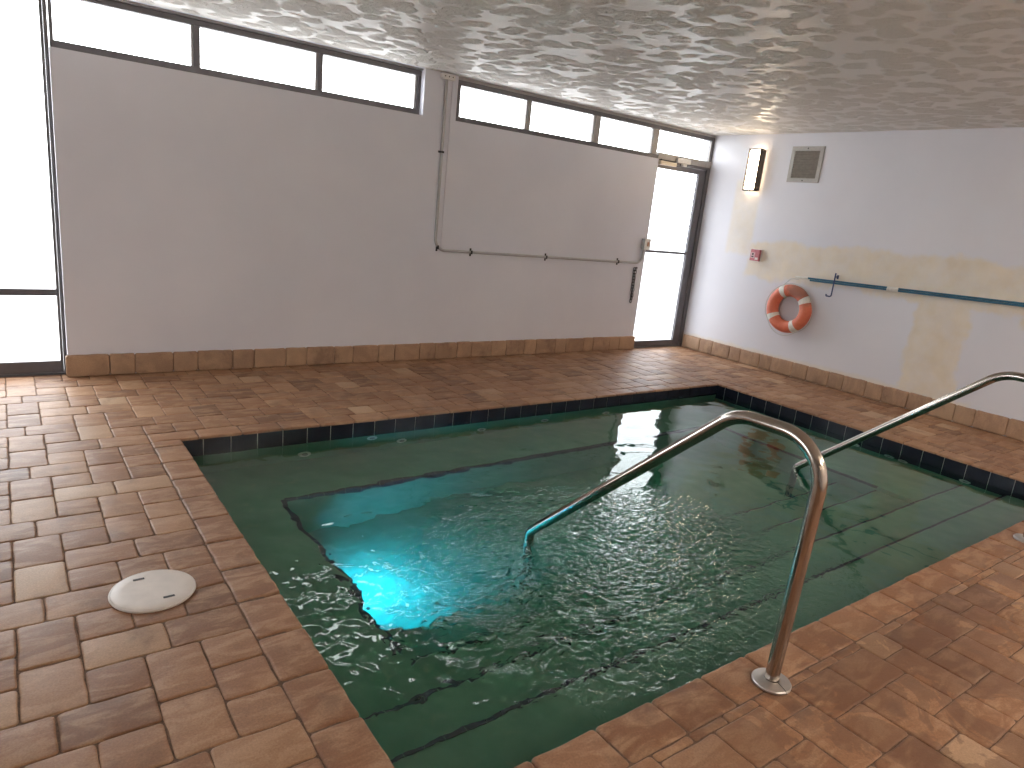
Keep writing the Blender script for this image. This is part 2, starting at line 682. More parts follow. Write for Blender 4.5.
deck = Pavers(7)
HX0, HX1, HY0, HY1 = 0.611, 5.945, 1.043, 4.325
DX0, DX1, DY0, DY1 = XL + 0.02, XR - 0.02, YF + 0.02, YB + 0.06
for x, y, w_, h_ in grid_pieces():
    a0, a1, b0, b1 = max(x, DX0), min(x + w_, DX1), max(y, DY0), min(y + h_, DY1)
    if a1 - a0 < 0.012 or b1 - b0 < 0.012:
        continue
    ov = a0 < HX1 - 1e-4 and a1 > HX0 + 1e-4 and b0 < HY1 - 1e-4 and b1 > HY0 + 1e-4
    rects = [(a0, a1, b0, b1)]
    if ov:
        rects = []
        if a0 < HX0 - 0.012:
            rects.append((a0, HX0, b0, b1))
        if a1 > HX1 + 0.012:
            rects.append((HX1, a1, b0, b1))
        ca, cb = max(a0, HX0), min(a1, HX1)
        if b0 < HY0 - 0.012:
            rects.append((ca, cb, b0, HY0))
        if b1 > HY1 + 0.012:
            rects.append((ca, cb, HY1, b1))
    for (p0, p1, q0, q1) in rects:
        deck.put((p0, q0, 0), (1, 0, 0), (0, 1, 0), (0, 0, 1), p1 - p0, q1 - q0, 0.05)
# the floor: sand bed around the pool hole, pavers as its visible surface
floor = root('floor')
bm = bmesh.new()
for d in ((XL, HX0 + 0.1, YF, YB + 0.2), (HX1 - 0.1, XR, YF, YB + 0.2), (HX0 + 0.1, HX1 - 0.1, YF, HY0 + 0.1), (HX0 + 0.1, HX1 - 0.1, HY1 - 0.1, YB + 0.2)):
    box(bm, d[0], d[1], d[2], d[3], -0.12, -0.0045)
obj('sand_bed', bm, M_SAND, floor)
obj('paver_field', deck.bm, M_PAVER, floor)
cope = Pavers(21)
P = 0.2485
EX, IN = (0, 0, 1), 0.165


def span(lo, hi, first):
    e = [lo]
    t = first
    while t - P > lo + 0.02:
        t -= P
    while t < hi - 0.02:
        if t > lo + 0.02:
            e.append(t)
        t += P
    e.append(hi)
    return list(zip(e, e[1:]))


for a, b in span(HY0, PB, 2.341):
    cope.put((HX0, a, 0), (1, 0, 0), (0, 1, 0), EX, PL - HX0, b - a, 0.017, 0.0015, 0.009, cope.r.uniform(.3, .7))
for a, b in span(HY0, HY1, 2.341):
    cope.put((PR, a, 0), (1, 0, 0), (0, 1, 0), EX, HX1 - PR, b - a, 0.017, 0.0015, 0.009, cope.r.uniform(.3, .75))
for a, b in span(PL, PR, 1.364):
    cope.put((a, HY0, 0), (1, 0, 0), (0, 1, 0), EX, b - a, PF - HY0, 0.017, 0.0015, 0.010, cope.r.uniform(.2, .6))
for a, b in span(HX0, PR, 0.876):
    cope.put((a, PB, 0), (1, 0, 0), (0, 1, 0), EX, b - a, HY1 - PB, 0.017, 0.0015, 0.009, cope.r.uniform(.3, .75))
obj('coping', cope.bm, M_PAVER, floor)

# skirting of upright pavers
sk = Pavers(33)
xs = [.309, .585, .755, 1.019, 1.196, 1.463, 1.635, 1.897, 2.081, 2.333, 2.507, 2.758, 2.924, 3.191, 3.36, 3.613, 3.786, 4.032,
      4.218, 4.456, 4.62, 4.888, 5.044, 5.31, 5.46, 5.72, 5.881, 6.145]
for a, b in zip(xs, xs[1:]):
    sk.put((a, 5.739, 0.0), (1, 0, 0), (0, 0, 1), (0, -1, 0), b - a, 0.16 + sk.r.uniform(-.002, .002), 0.033, 0.0015, 0.006, sk.r.uniform(.2, .8))
o = obj('baseboard_back', sk.bm, M_SKIRT)
o['kind'] = 'structure'
sk = Pavers(35)
ys = [5.73, 5.485, 5.288, 5.031, 4.871, 4.606, 4.445, 4.179, 3.994, 3.744, 3.581, 3.338, 3.163, 2.918, 2.703, 2.491, 2.321, 2.057]
y = 2.057
while y > YF:
    y -= 0.165
    ys.append(y)
    y -= 0.25
    ys.append(y)
ys[0] = 5.765
for a, b in zip(ys, ys[1:]):
    sk.put((7.052, b, 0.0), (0, 1, 0), (0, 0, 1), (-1, 0, 0), a - b, 0.165 + sk.r.uniform(-.003, .003), 0.03, 0.0015, 0.007, sk.r.uniform(.35, .9))
o = obj('baseboard_right', sk.bm, M_SKIRT)
o['kind'] = 'structure'

# ------------------------------------------------------------------ room shell
DXA, DXB = -0.80, 0.325      # left door opening
W1A, W1B = 0.325, 3.075      # left window strip
W2A = 3.412                  # right window strip, runs to the right wall
D2A = 6.135                  # right door opening
SILL = 2.222
TH = 0.20
bm = bmesh.new()
box(bm, XL, DXA, YB, YB + TH, -0.12, ZC)                # left of the left door
box(bm, DXB, W2A, YB, YB + TH, -0.12, SILL)             # below the left strip and pier
box(bm, W1B, W2A, YB, YB + TH, SILL, ZC)                # pier
box(bm, W2A, D2A, YB, YB + TH, -0.12, SILL + 0.006)     # below the right strip
box(bm, XL, XR + 0.15, YB, YB + TH, ZC, ZC + 0.2)
o = obj('wall_back', bm, M_BACK)
o['kind'] = 'structure'
o = bxobj('trim_1', (3.352, 3.41, YB - 0.005, YB - 0.0005, 1.09, 2.598), M_BACK)   # shallow plaster step beside the pier
o['kind'] = 'structure'
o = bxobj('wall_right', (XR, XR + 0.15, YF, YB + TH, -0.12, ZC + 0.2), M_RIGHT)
o['kind'] = 'structure'
bm = bmesh.new()
for d in ((YF, WLA, -0.12, ZC + 0.2), (WLB, YB + TH, -0.12, ZC + 0.2), (WLA, WLB, -0.12, WL0), (WLA, WLB, WL1, ZC + 0.2)):
    box(bm, XL - 0.15, XL, d[0], d[1], d[2], d[3])
o = obj('wall_left', bm, M_ROOM)
o['kind'] = 'structure'
o = bxobj('wall_front', (XL - 0.15, XR + 0.15, YF - 0.15, YF, -0.12, ZC + 0.2), M_ROOM)
o['kind'] = 'structure'
o = bxobj('ceiling', (XL - 0.15, XR + 0.15, YF - 0.15, YB, ZC, ZC + 0.2), M_CEIL)
o['kind'] = 'structure'
o = bxobj('ground', (-60, 60, -60, 60, -1.4, -1.2), M_CONC)
o['kind'] = 'structure'

# ------------------------------------------------------------------ windows and doors
FD = 0.06


def strip(name, x0, x1, mull, ztop, zbot, frame_bot, jl, jr, YG=YG, mm=None):
    rt = root(name, loc=((x0 + x1) / 2, YG, SILL))
    bm = bmesh.new()
    box(bm, x0, x1, YG, YG + FD, ztop, ztop + 0.042, 0.003)
    box(bm, x0, x1, YG, YG + FD, frame_bot, zbot, 0.003)
    edges = [(x0, x0 + jl)] + mull + [(x1 - jr, x1)]
    for a, b in (edges[:1] + edges[-1:] if mm else edges):
        box(bm, a, b, YG + 0.002, YG + FD - 0.002, zbot, ztop, 0.002)
    obj('frame', bm, M_FRAME, rt)
    if mm:
        for a, b in edges[1:-1]:
            bxobj('mullion', (a, b, YG + 0.002, YG + FD - 0.002, zbot, ztop), mm, rt, 0.004)
    # glazing beads, a thin pale line inside each light
    bm = bmesh.new()
    for (a, b), (c, d) in zip(edges, edges[1:]):
        box(bm, c - 0.014, c, YG + 0.012, YG + 0.03, zbot, ztop)
    obj('glazing_bead', bm, M_TRIM, rt)
    for (a, b), (c, d) in zip(edges, edges[1:]):
        bxobj('pane', (b, c, YG + 0.034, YG + 0.04, zbot, ztop), M_GLASS, rt)
    return rt


s1 = 5.84 / 5.77
w1 = strip('window_1', 0.335, 3.10, [(1.212, 1.258), (2.142, 2.184)], 2.553, 2.276, SILL - 0.005, 0.02, 0.062)
w2 = strip('window_2', W2A + 0.001, XR - 0.001, [(4.232, 4.275), (5.117, 5.198), (6.022, 6.104)], 2.540, 2.272, SILL - 0.005, 0.045, 0.032, YG2, M_MULL)
bxobj('head_trim', (0.335, 3.10, YG - 0.03, YG + FD, 2.597, ZC), M_TRIM, w1)
bxobj('head_trim', (W2A + 0.001, XR, YG2 + 0.004, YG2 + FD, 2.583, ZC), M_TRIM, w2)


def door(name, x0, x1, z0, z1, jl, jr, sl, sr, rails, head, YG, glass):
    rt = root(name, loc=((x0 + x1) / 2, YG, 0))
    bm = bmesh.new()
    box(bm, x0, x0 + jl, YG, YG + FD + 0.02, z0, z1 + head, 0.003)
    box(bm, x1 - jr, x1, YG, YG + FD + 0.02, z0, z1 + head, 0.003)
    box(bm, x0 + jl, x1 - jr, YG, YG + FD + 0.02, z1, z1 + head, 0.003)
    box(bm, x0 + jl, x1 - jr, YG + 0.01, YG + FD + 0.06, z0 - 0.02, z0 + 0.012, 0.002)
    obj('frame', bm, M_FRAME, rt)
    a, b = x0 + jl + 0.003, x1 - jr - 0.003
    lf = bmesh.new()
    y0, y1 = YG + 0.016, YG + FD - 0.006
    box(lf, a, a + sl, y0, y1, z0 + 0.014, z1 - 0.004, 0.003)
    box(lf, b - sr, b, y0, y1, z0 + 0.014, z1 - 0.004, 0.003)
    for (p, q) in rails:
        box(lf, a + sl, b - sr, y0, y1, p, q, 0.002)
    leaf = obj('door_leaf', lf, M_FRAME, rt)
    for (p, q), (r_, s_) in zip(rails, rails[1:]):
        bxobj('pane', (a + sl, b - sr, YG + 0.03, YG + 0.036, q, r_), glass, rt)
    return rt


d1 = door('door_1', -0.80, 0.327, 0.0, 2.545, 0.05, 0.022, 0.045, 0.017,
          [(0.014, 0.098), (0.576, 0.622), (2.50, 2.541)], 0.055, YG, M_GLASS)
d2 = door('door_2', D2A - 0.03, XR - 0.001, 0.0, 2.197, 0.028, 0.058, 0.02, 0.112,
          [(0.014, 0.085), (1.168, 1.197), (2.135, 2.193)], 0.03, YG2, M_TINT)
bxobj('transom_rail', (D2A, XR - 0.001, YG2 - 0.004, YG2 + FD, 2.228, 2.300), M_MULL, d2, 0.003)

rt = root('window_added', loc=(XL - 0.07, 0, WL0))  # unseen window, added to brighten the room from the left
bm = bmesh.new()
x0, x1 = XL - 0.10, XL - 0.04
box(bm, x0, x1, WLA, WLB, WL0, WL0 + 0.05, 0.003)
box(bm, x0, x1, WLA, WLB, WL1 - 0.05, WL1, 0.003)
NP = 4
for i in range(NP + 1):
    yy = WLA + 0.025 + (WLB - WLA - 0.05) * i / NP
    box(bm, x0, x1, yy - 0.025, yy + 0.025, WL0 + 0.05, WL1 - 0.05, 0.003)
obj('frame', bm, M_FRAME, rt)
for i in range(NP):
    ya = WLA + 0.05 + (WLB - WLA - 0.05) * i / NP
    yb_ = ya + (WLB - WLA - 0.05) / NP - 0.05
    bxobj('pane', (XL - 0.073, XL - 0.067, ya, yb_, WL0 + 0.05, WL1 - 0.05), M_GLASS, rt)

# ------------------------------------------------------------------ pool basin
basin = root('pool_basin', loc=(0, 0, 0))
T0, T1 = -0.0165, -0.170        # tile band
TI = 0.012                      # tile plane sits back from the coping edge
ax, bx_, ay, by_ = PL - TI, PR + TI, PF - TI, PB + TI
FL = -1.02
bm = bmesh.new()
box(bm, ax - 0.12, ax, ay - 0.12, by_ + 0.12, FL - 0.1, -0.052)
box(bm, bx_, bx_ + 0.12, ay - 0.12, by_ + 0.12, FL - 0.1, -0.052)
box(bm, ax, bx_, ay - 0.12, ay, FL - 0.1, -0.052)
box(bm, ax, bx_, by_, by_ + 0.12, FL - 0.1, -0.052)
obj('pool_walls', bm, M_PLASTER, basin)
bm = bmesh.new()
box(bm, ax, bx_, ay, by_, FL - 0.1, FL)
obj('well_floor', bm, M_PLASTER, basin)
BZ = -0.50
BLX, BBY, BRX = 1.215, 3.655, 5.12
ST = [(1.575, -0.27), (1.865, -0.42), (2.17, -0.60), (2.48, -0.80)]
bm = bmesh.new()
box(bm, ax, BLX, ST[1][0], by_, FL, BZ)
box(bm, BLX, bx_, BBY, by_, FL, BZ)
box(bm, BRX, bx_, ST[1][0], BBY, FL, BZ)
obj('bench', bm, M_PLASTER, basin)
py = ay
for i, (yy, zz) in enumerate(ST):
    xa, xb = (ax, bx_) if i < 2 else (BLX, BRX)
    bxobj('step', (xa, xb, py, yy, FL, zz), M_PLASTER, basin)
    py = yy
# dark nosing tiles along every edge
bm = bmesh.new()


def nose_x(x0, x1, yy, zz, d, top, ris):
    """edge along X; the riser faces d (+1 = +Y)"""
    n = max(1, round((x1 - x0) / 0.076))
    p = (x1 - x0) / n
    for k in range(n):
        a, b = x0 + k * p + 0.0015, x0 + (k + 1) * p - 0.0015
        box(bm, a, b, min(yy - d * top, yy + d * 0.004), max(yy - d * top, yy + d * 0.004), zz - 0.002, zz + 0.004)
        box(bm, a, b, min(yy, yy + d * 0.005), max(yy, yy + d * 0.005), zz - ris, zz - 0.002)


def nose_y(y0, y1, xx, zz, d, top, ris):
    n = max(1, round((y1 - y0) / 0.076))
    p = (y1 - y0) / n
    for k in range(n):
        a, b = y0 + k * p + 0.0015, y0 + (k + 1) * p - 0.0015
        box(bm, min(xx - d * top, xx + d * 0.004), max(xx - d * top, xx + d * 0.004), a, b, zz - 0.002, zz + 0.004)
        box(bm, min(xx, xx + d * 0.005), max(xx, xx + d * 0.005), a, b, zz - ris, zz - 0.002)


nose_x(BLX, BRX, BBY, BZ, -1, 0.02, 0.05)
nose_y(ST[2][0], BBY, BLX, BZ, 1, 0.022, 0.05)
nose_y(ST[2][0], BBY, BRX, BZ, -1, 0.012, 0.05)
nose_x(ax, bx_, ST[0][0], ST[0][1], 1, 0.012, 0.03)
nose_x(ax, bx_, ST[1][0], ST[1][1], 1, 0.012, 0.03)
nose_x(BLX, BRX, ST[2][0], ST[2][1], 1, 0.009, 0.03)
nose_x(BLX, BRX, ST[3][0], ST[3][1], 1, 0.008, 0.03)
obj('nosing', bm, M_NOSE, basin)
# waterline tiles
gb = bmesh.new()
G = 0.005
box(gb, ax - 0.001, ax + 0.001, ay, by_, T1, T0)
box(gb, bx_ - 0.001, bx_ + 0.001, ay, by_, T1, T0)
box(gb, ax, bx_, ay - 0.001, ay + 0.001, T1, T0)
box(gb, ax, bx_, by_ - 0.001, by_ + 0.001, T1, T0)
obj('tile_grout', gb, M_GROUT, basin)
tb = bmesh.new()


def tiles(lo, hi, first, fn):
    TP = 0.1595
    t = first
    while t > lo:
        t -= TP
    while t < hi:
        a, b = max(t + G / 2, lo), min(t + TP - G / 2, hi)
        if b - a > 0.006:
            fn(a, b)
        t += TP


tiles(ax, bx_, 1.216, lambda a, b: box(tb, a, b, by_ - 0.007, by_, T1, T0, 0.0015, 1))
tiles(ax, bx_, 1.216, lambda a, b: box(tb, a, b, ay, ay + 0.007, T1, T0, 0.0015, 1))
tiles(ay, by_, 1.545, lambda a, b: box(tb, bx_ - 0.007, bx_, a, b, T1, T0, 0.0015, 1))
tiles(ay, by_, 1.545, lambda a, b: box(tb, bx_ - 0.007, bx_, a, b, 2 * T1 - T0 - G, T1 - G, 0.0015, 1))   # added lower row stands in for the dark shading under the waterline
tiles(ay, by_, 1.545, lambda a, b: box(tb, ax, ax + 0.007, a, b, T1, T0, 0.0015, 1))
obj('waterline_tile', tb, M_TILE, basin)

# the water itself
wb = bmesh.new()
e = 0.02
box(wb, ax - e, bx_ + e, ay - e, by_ + e, FL - 0.05, WZ)
water = obj('pool_water', wb, M_WATER)
tag(water, 'green rippled water filling the sunken spa pool', 'water', kind='stuff')

# pool light in the left bench riser
LX, LY, LZ = BLX, 2.95, -0.76
pl = thing('pool_light', 'round underwater light glowing cyan in the left bench of the pool', 'pool light', (LX, LY, LZ))
bm = bmesh.new()
lathe(bm, [(0.115, 0.0), (0.115, 0.012), (0.105, 0.02), (0.088, 0.02), (0.085, 0.012)], (LX, LY, LZ), 'x', 32)
obj('bezel', bm, M_FLANGE, pl, True)
bm = bmesh.new()
lathe(bm, [(0.084, 0.004), (0.08, 0.016), (0.06, 0.026), (0.03, 0.031), (0.005, 0.032)], (LX, LY, LZ), 'x', 32)
obj('lens', bm, M_POOLLENS, pl, True)
l = bpy.data.lights.new('pool_lamp', 'AREA')
l.shape = 'DISK'
l.size = 0.15
l.energy = 22
l.color = (0.03, 0.42, 1.0)
l.spread = 2.75
lo = bpy.data.objects.new('pool_lamp', l)
C.objects.link(lo)
lo.location = (LX + 0.05, LY, LZ)
lo.rotation_euler = (0, -PI / 2, 0)
lo.rotation_euler = (0, -PI / 2 + 0.25, 0)


# wall jets
def jet(x, y, z, axis, sgn, label, grp):
    j = thing('pool_jet', label, 'pool jet', (x, y, z), grp)
    ax_ = 'y' if axis == 'y' else 'x'
    bm = bmesh.new()
    lathe(bm, [(0.040, 0.0), (0.040, sgn * 0.006), (0.034, sgn * 0.010), (0.024, sgn * 0.010), (0.022, sgn * 0.005)], (x, y, z), ax_, 24)
    obj('flange_ring', bm, M_WHITEPL, j, True)
    bm = bmesh.new()
    lathe(bm, [(0.021, sgn * 0.004), (0.019, sgn * 0.012), (0.012, sgn * 0.017), (0.008, sgn * 0.017), (0.007, sgn * 0.008)], (x, y, z), ax_, 20)
    obj('eyeball', bm, M_TRIM, j, True)
    return j


yj = by_
names = ['leftmost of the lower jets', 'second lower jet from the left', 'middle lower jet', 'fourth lower jet from the left', 'rightmost lower jet']
for (x, z), s_ in zip(((1.52, -.40), (2.23, -.385), (2.92, -.37), (3.55, -.35), (4.25, -.36)), names):
    jet(x, yj, z, 'y', -1, 'small white round jet in the back pool wall, ' + s_, 'jets in the back pool wall')
jet(2.0, yj, -.235, 'y', -1, 'small white inlet just under the tiles of the back pool wall, above the jets', 'jets in the back pool wall')
for (yy, z), s_ in zip(((3.30, -.40), (2.71, -.30), (2.42, -.31), (2.31, -.32), (1.85, -.29)),
                       ('nearest the back corner', 'second from the back corner', 'left one of a close pair', 'right one of a close pair', 'nearest the steps')):
    jet(bx_ - 0.007, yy, z, 'x', -1, 'small white round jet in the right pool wall, ' + s_, 'jets in the right pool wall')


# ------------------------------------------------------------------ handrails
def handrail(x, yb, ext, label):
    t = thing('handrail', label, 'handrail', (x, yb, 0), 'pool step handrails')
    r = 0.0245
    pts = fillet([(x, yb + 0.002, 0.002), (x, yb - 0.017, 0.886), (x, yb + 0.332, 0.882), (x, yb + 1.385 + ext, -0.062 - 0.88 * ext), (x, yb + 1.408 + ext, -0.80)], [0.155, 0.2, 0.06], 14)
    bm = bmesh.new()
    tube(bm, pts, r, 24)
    obj('rail', bm, M_STEEL, t, True)
    bm = bmesh.new()
    lathe(bm, [(0.066, 0.0015), (0.067, 0.0085), (0.064, 0.0125), (0.045, 0.0165), (0.030, 0.0195), (0.0262, 0.0190), (0.0262, 0.004)], (x, yb, 0), 'z', 44)
    fl = obj('flange', bm, M_FLANGE, t, True)
    bm = bmesh.new()
    a = math.radians(-100)
    tube(bm, [(x + rr * math.cos(a), yb + rr * math.sin(a), hh) for rr, hh in ((0.028, 0.0200), (0.032, 0.0194), (0.045, 0.0168), (0.063, 0.0131), (0.0674, 0.0085), (0.0668, 0.003))], 0.0011, 6)
    obj('seam', bm, M_BLACK, fl)
    return t


handrail(2.063, 1.06, 0.0, 'stainless handrail whose bent tube drops into the churning water mid-pool')
handrail(4.525, 1.075, 0.03, 'stainless handrail at the right end of the pool steps, near the patched wall')

# ------------------------------------------------------------------ skimmer lid
LC = (0.366, 2.543)
t = thing('skimmer_lid', 'round white plastic skimmer lid with two finger slots on the pavers', 'lid', (LC[0], LC[1], 0))
bm = bmesh.new()
lathe(bm, [(0.118, 0.0015), (0.143, 0.0015), (0.145, 0.005), (0.1435, 0.0095), (0.1405, 0.0108), (0.1375, 0.0100)], (LC[0], LC[1], 0), 'z', 64)
obj('rim', bm, M_LID, t, True)
bm = bmesh.new()
lathe(bm, [(0.137, 0.003), (0.137, 0.0108), (0.135, 0.0118), (0.10, 0.0126), (0.002, 0.0130)], (LC[0], LC[1], 0), 'z', 64)
obj('cover', bm, M_LID, t, True)
for sx, sy in ((-0.035, 0.088), (0.040, -0.078)):
    bm = bmesh.new()
    box(bm, LC[0] + sx - 0.019, LC[0] + sx + 0.019, LC[1] + sy - 0.006, LC[1] + sy + 0.006, 0.0125, 0.0142, 0.0005, 1)
    o = obj('finger_slot', bm, M_BLACK, t)

# ------------------------------------------------------------------ right wall fittings
# life ring
RC = Vector((XR - 0.068, 4.335, 0.742))
t = thing('life_ring', 'orange life ring with four white straps hanging on the patched wall', 'life ring', RC)
RM, rm = 0.202, 0.066
bm = bmesh.new()
N1, N2 = 72, 24


def tor(a, b, k=1.0):
    rr = RM + rm * k * math.cos(b)
    return Vector((RC.x - rm * k * 0.95 * math.sin(b), RC.y + rr * math.cos(a), RC.z + rr * math.sin(a)))


vv = [[bm.verts.new(tor(2 * PI * i / N1, 2 * PI * j / N2)) for j in range(N2)] for i in range(N1)]
for i in range(N1):
    for j in range(N2):
        bm.faces.new((vv[i][j], vv[(i + 1) % N1][j], vv[(i + 1) % N1][(j + 1) % N2], vv[i][(j + 1) % N2]))
bmesh.ops.recalc_face_normals(bm, faces=bm.faces[:])
obj('buoy_body', bm, M_ORANGE, t, True)
# seen from the room +Y is to the left
for deg in (63, 148, 240, 328):
    bm = bmesh.new()
    a0 = math.radians(deg)
    hw = 0.138
    K = 5
    ring = []
    for i in range(K):
        a = a0 - hw + 2 * hw * i / (K - 1)
        ring.append([bm.verts.new(tor(a, 2 * PI * j / N2, 1.03 if 0 < i < K - 1 else 1.01)) for j in range(N2)])
    for i in range(K - 1):
        for j in range(N2):
            bm.faces.new((ring[i][j], ring[i + 1][j], ring[i + 1][(j + 1) % N2], ring[i][(j + 1) % N2]))
    bmesh.ops.recalc_face_normals(bm, faces=bm.faces[:])
    obj('strap', bm, M_BAND, t, True)
bm = bmesh.new()
RO = RM + rm + 0.008
dg = [63, 148, 240, 328, 423]
for a, b in zip(dg, dg[1:]):
    pts = []
    for i in range(15):
        s = i / 14
        sag = 0.016 * math.sin(PI * s)
        an = math.radians(a + (b - a) * s)
        pts.append((RC.x - 0.01, RC.y + (RO + sag) * math.cos(an), RC.z + (RO + sag) * math.sin(an) - 0.012 * math.sin(PI * s)))
    tube(bm, pts, 0.0045, 8)
tube(bm, [(RC.x - 0.02, 4.45, 0.985), (RC.x - 0.012, 4.41, 1.03), (RC.x, 4.385, 1.064), (RC.x + 0.01, 4.36, 1.073), (RC.x + 0.01, 4.29, 1.076)], 0.0045, 8)
obj('rope', bm, M_ROPE, t, True)

# two telescopic poles on the wall
PXa = XR - 0.04


def pz(y):
    return 1.088 + (4.3 - y) * 0.029


def pole(name, dz, label, y0, y1):
    t = thing(name, label, 'pole', (PXa, y0, pz(y0) + dz), 'blue poles on the wall')
    bm = bmesh.new()
    tube(bm, [(PXa, y0, pz(y0) + dz), (PXa, 3.3, pz(3.3) + dz), (PXa, y1, pz(y1) + dz)], 0.0095, 16)
    obj('tube', bm, M_BLUE, t, True)
    return t


pa = pole('telescopic_pole', 0.0102, 'blue telescopic pole on the patched wall, upper of the pair, end wrapped white', 4.20, -1.4)
pb = pole('telescopic_pole', -0.0098, 'blue telescopic pole on the patched wall, lower of the pair', 4.17, -1.4)
bm = bmesh.new()
tube(bm, [(PXa, 4.195, pz(4.195) + 0.0102), (PXa, 4.33, pz(4.33) + 0.009), (PXa, 4.355, pz(4.355) + 0.009)], 0.012, 16, radii=[0.0135, 0.0125, 0.006])
obj('end_wrap', bm, M_BAND, pa, True)
bm = bmesh.new()
ye = [(0.0175, 0.0)]
# an oval wrap round both poles
prof = []
for k in range(28):
    a = 2 * PI * k / 28
    prof.append((0.0135 * math.cos(a), 0.0235 * math.sin(a)))
ra = []
for yy in (3.345, 3.335, 3.245, 3.235):
    f = 1.0 if 3.24 < yy < 3.34 else 0.93
    ra.append([bm.verts.new((PXa + u * f, yy, pz(yy) + v * f)) for u, v in prof])
for a, b in zip(ra, ra[1:]):
    for k in range(28):
        bm.faces.new((a[k], a[(k + 1) % 28], b[(k + 1) % 28], b[k]))
bm.faces.new(ra[0])
bm.faces.new(ra[-1][::-1])
bmesh.ops.recalc_face_normals(bm, faces=bm.faces[:])
obj('wrap', bm, M_BAND, pa, True)

# hook under the poles
HY = 3.89
t = thing('wall_hook', 'dark blue metal hook on the wall carrying the blue poles', 'hook', (XR, HY, 1.1))
bm = bmesh.new()
box(bm, XR - 0.006, XR - 0.001, HY - 0.010, HY + 0.010, 1.135, 1.175, 0.002)
obj('plate', bm, M_NAVY, t)
bm = bmesh.new()
tube(bm, fillet([(XR - 0.056, HY, 1.195), (XR - 0.056, HY, 0.948), (XR - 0.056, HY + 0.058, 0.948), (XR - 0.056, HY + 0.058, 0.968)], [0.02, 0.01], 5), 0.0072, 10)
tube(bm, [(XR - 0.005, HY, 1.157), (XR - 0.056, HY, 1.155)], 0.006, 10)
obj('prong', bm, M_NAVY, t, True)

# sconces: the lit one in view, and unseen ones added to brighten the front


def sconce(label, loc, rz):
    t = thing('wall_sconce', label, 'wall lamp', loc, 'box sconces')
    t.rotation_euler = (0, 0, rz)
    y0, y1, z0, z1 = -0.0825, 0.0825, -0.2325, 0.2325
    for nm, mat in (('backplate', M_BRONZE), ('diffuser', M_SCONCE), ('frame', M_BRONZE)):
        bm = bmesh.new()
        if nm == 'backplate':
            box(bm, -0.02, -0.001, y0 + 0.01, y1 - 0.01, z0 + 0.01, z1 - 0.01, 0.002)
        elif nm == 'diffuser':
            box(bm, -0.10, -0.02, y0 + 0.015, y1 - 0.015, z0 + 0.016, z1 - 0.016, 0.010, 3)
        else:
            for (za, zb) in ((z0, z0 + 0.014), (z1 - 0.014, z1)):
                box(bm, -0.105, -0.05, y0, y1, za, zb, 0.002)
            for (ya, yb) in ((y0, y0 + 0.011), (y1 - 0.011, y1)):
                box(bm, -0.106, -0.03, ya, yb, z0 + 0.01, z1 - 0.01, 0.001)
        o = obj(nm, bm, mat, None)
        o.parent = t


sconce('lit box wall sconce with white diffuser and bronze frame, beside the vent grille', (XR, 5.115, 2.212), 0)
sconce('unseen box sconce added for light on the right wall past the end of the blue poles', (XR, -0.9, 2.2175), 0)
sconce('unseen box sconce added for light on the front wall facing the glass doors, end over the steps', (3.4, YF, 2.2175), -PI / 2)
sconce('unseen box sconce added for light on the front wall, nearer the added window', (0.3, YF, 2.2175), -PI / 2)

# unseen globe lamps added over the near deck as fill light
def fill_globe(label, x, y):
    t = thing('added_fill_lamp', label, 'ceiling light', (x, y, ZC), 'added globe fill lamps')
    bm = bmesh.new()
    lathe(bm, [(0.06, -0.001), (0.06, -0.02), (0.012, -0.028), (0.012, -0.16), (0.05, -0.168), (0.05, -0.18)], (0, 0, 0), 'z', 32)
    o = obj('stem', bm, M_BRONZE, None, True)
    o.parent = t
    bm = bmesh.new()
    lathe(bm, [(0.049, -0.17), (0.11, -0.18), (0.15, -0.21), (0.155, -0.24), (0.13, -0.28), (0.07, -0.305), (0.005, -0.31)], (0, 0, 0), 'z', 40)
    o = obj('diffuser', bm, M_FILL, None, True)
    o.parent = t


fill_globe('unseen globe lamp added to brighten the near deck behind the steps', 5.3, -1.1)
fill_globe('unseen globe lamp added to brighten the near deck, between the two front sconces', 2.6, -1.5)

# vent grille
t = thing('vent_grille', 'square louvred metal vent grille high on the right wall', 'vent', (XR, 4.515, 2.285))
y0, y1, z0, z1 = 4.325, 4.705, 2.098, 2.472
fw_ = 0.045
bm = bmesh.new()
box(bm, XR - 0.014, XR - 0.001, y0, y1, z0, z0 + fw_, 0.003)
box(bm, XR - 0.014, XR - 0.001, y0, y1, z1 - fw_, z1, 0.003)
box(bm, XR - 0.014, XR - 0.001, y0, y0 + fw_, z0 + fw_, z1 - fw_, 0.003)
box(bm, XR - 0.014, XR - 0.001, y1 - fw_, y1, z0 + fw_, z1 - fw_, 0.003)
obj('frame', bm, M_VENT, t)
bm = bmesh.new()
NS = 11
for k in range(NS):
    zc = z0 + fw_ + (k + 0.5) * (z1 - z0 - 2 * fw_) / NS
    vs_ = [bm.verts.new((XR - a, yy, zc + b)) for yy in (y0 + fw_, y1 - fw_) for a, b in ((0.0125, -0.011), (0.0125, -0.009), (0.003, 0.008), (0.003, 0.006))]
    for i in range(4):
        bm.faces.new((vs_[i], vs_[(i + 1) % 4], vs_[4 + (i + 1) % 4], vs_[4 + i]))
box(bm, XR - 0.0025, XR - 0.001, y0 + fw_, y1 - fw_, z0 + fw_, z1 - fw_)
obj('louvres', bm, M_VENTIN, t)
for yy, zz in ((4.515, z0 + 0.02), (4.515, z1 - 0.02)):
    bm = bmesh.new()
    lathe(bm, [(0.007, -0.013), (0.006, -0.017), (0.002, -0.018)], (XR, yy, zz), 'x', 12)
    obj('screw', bm, M_DARK, t)

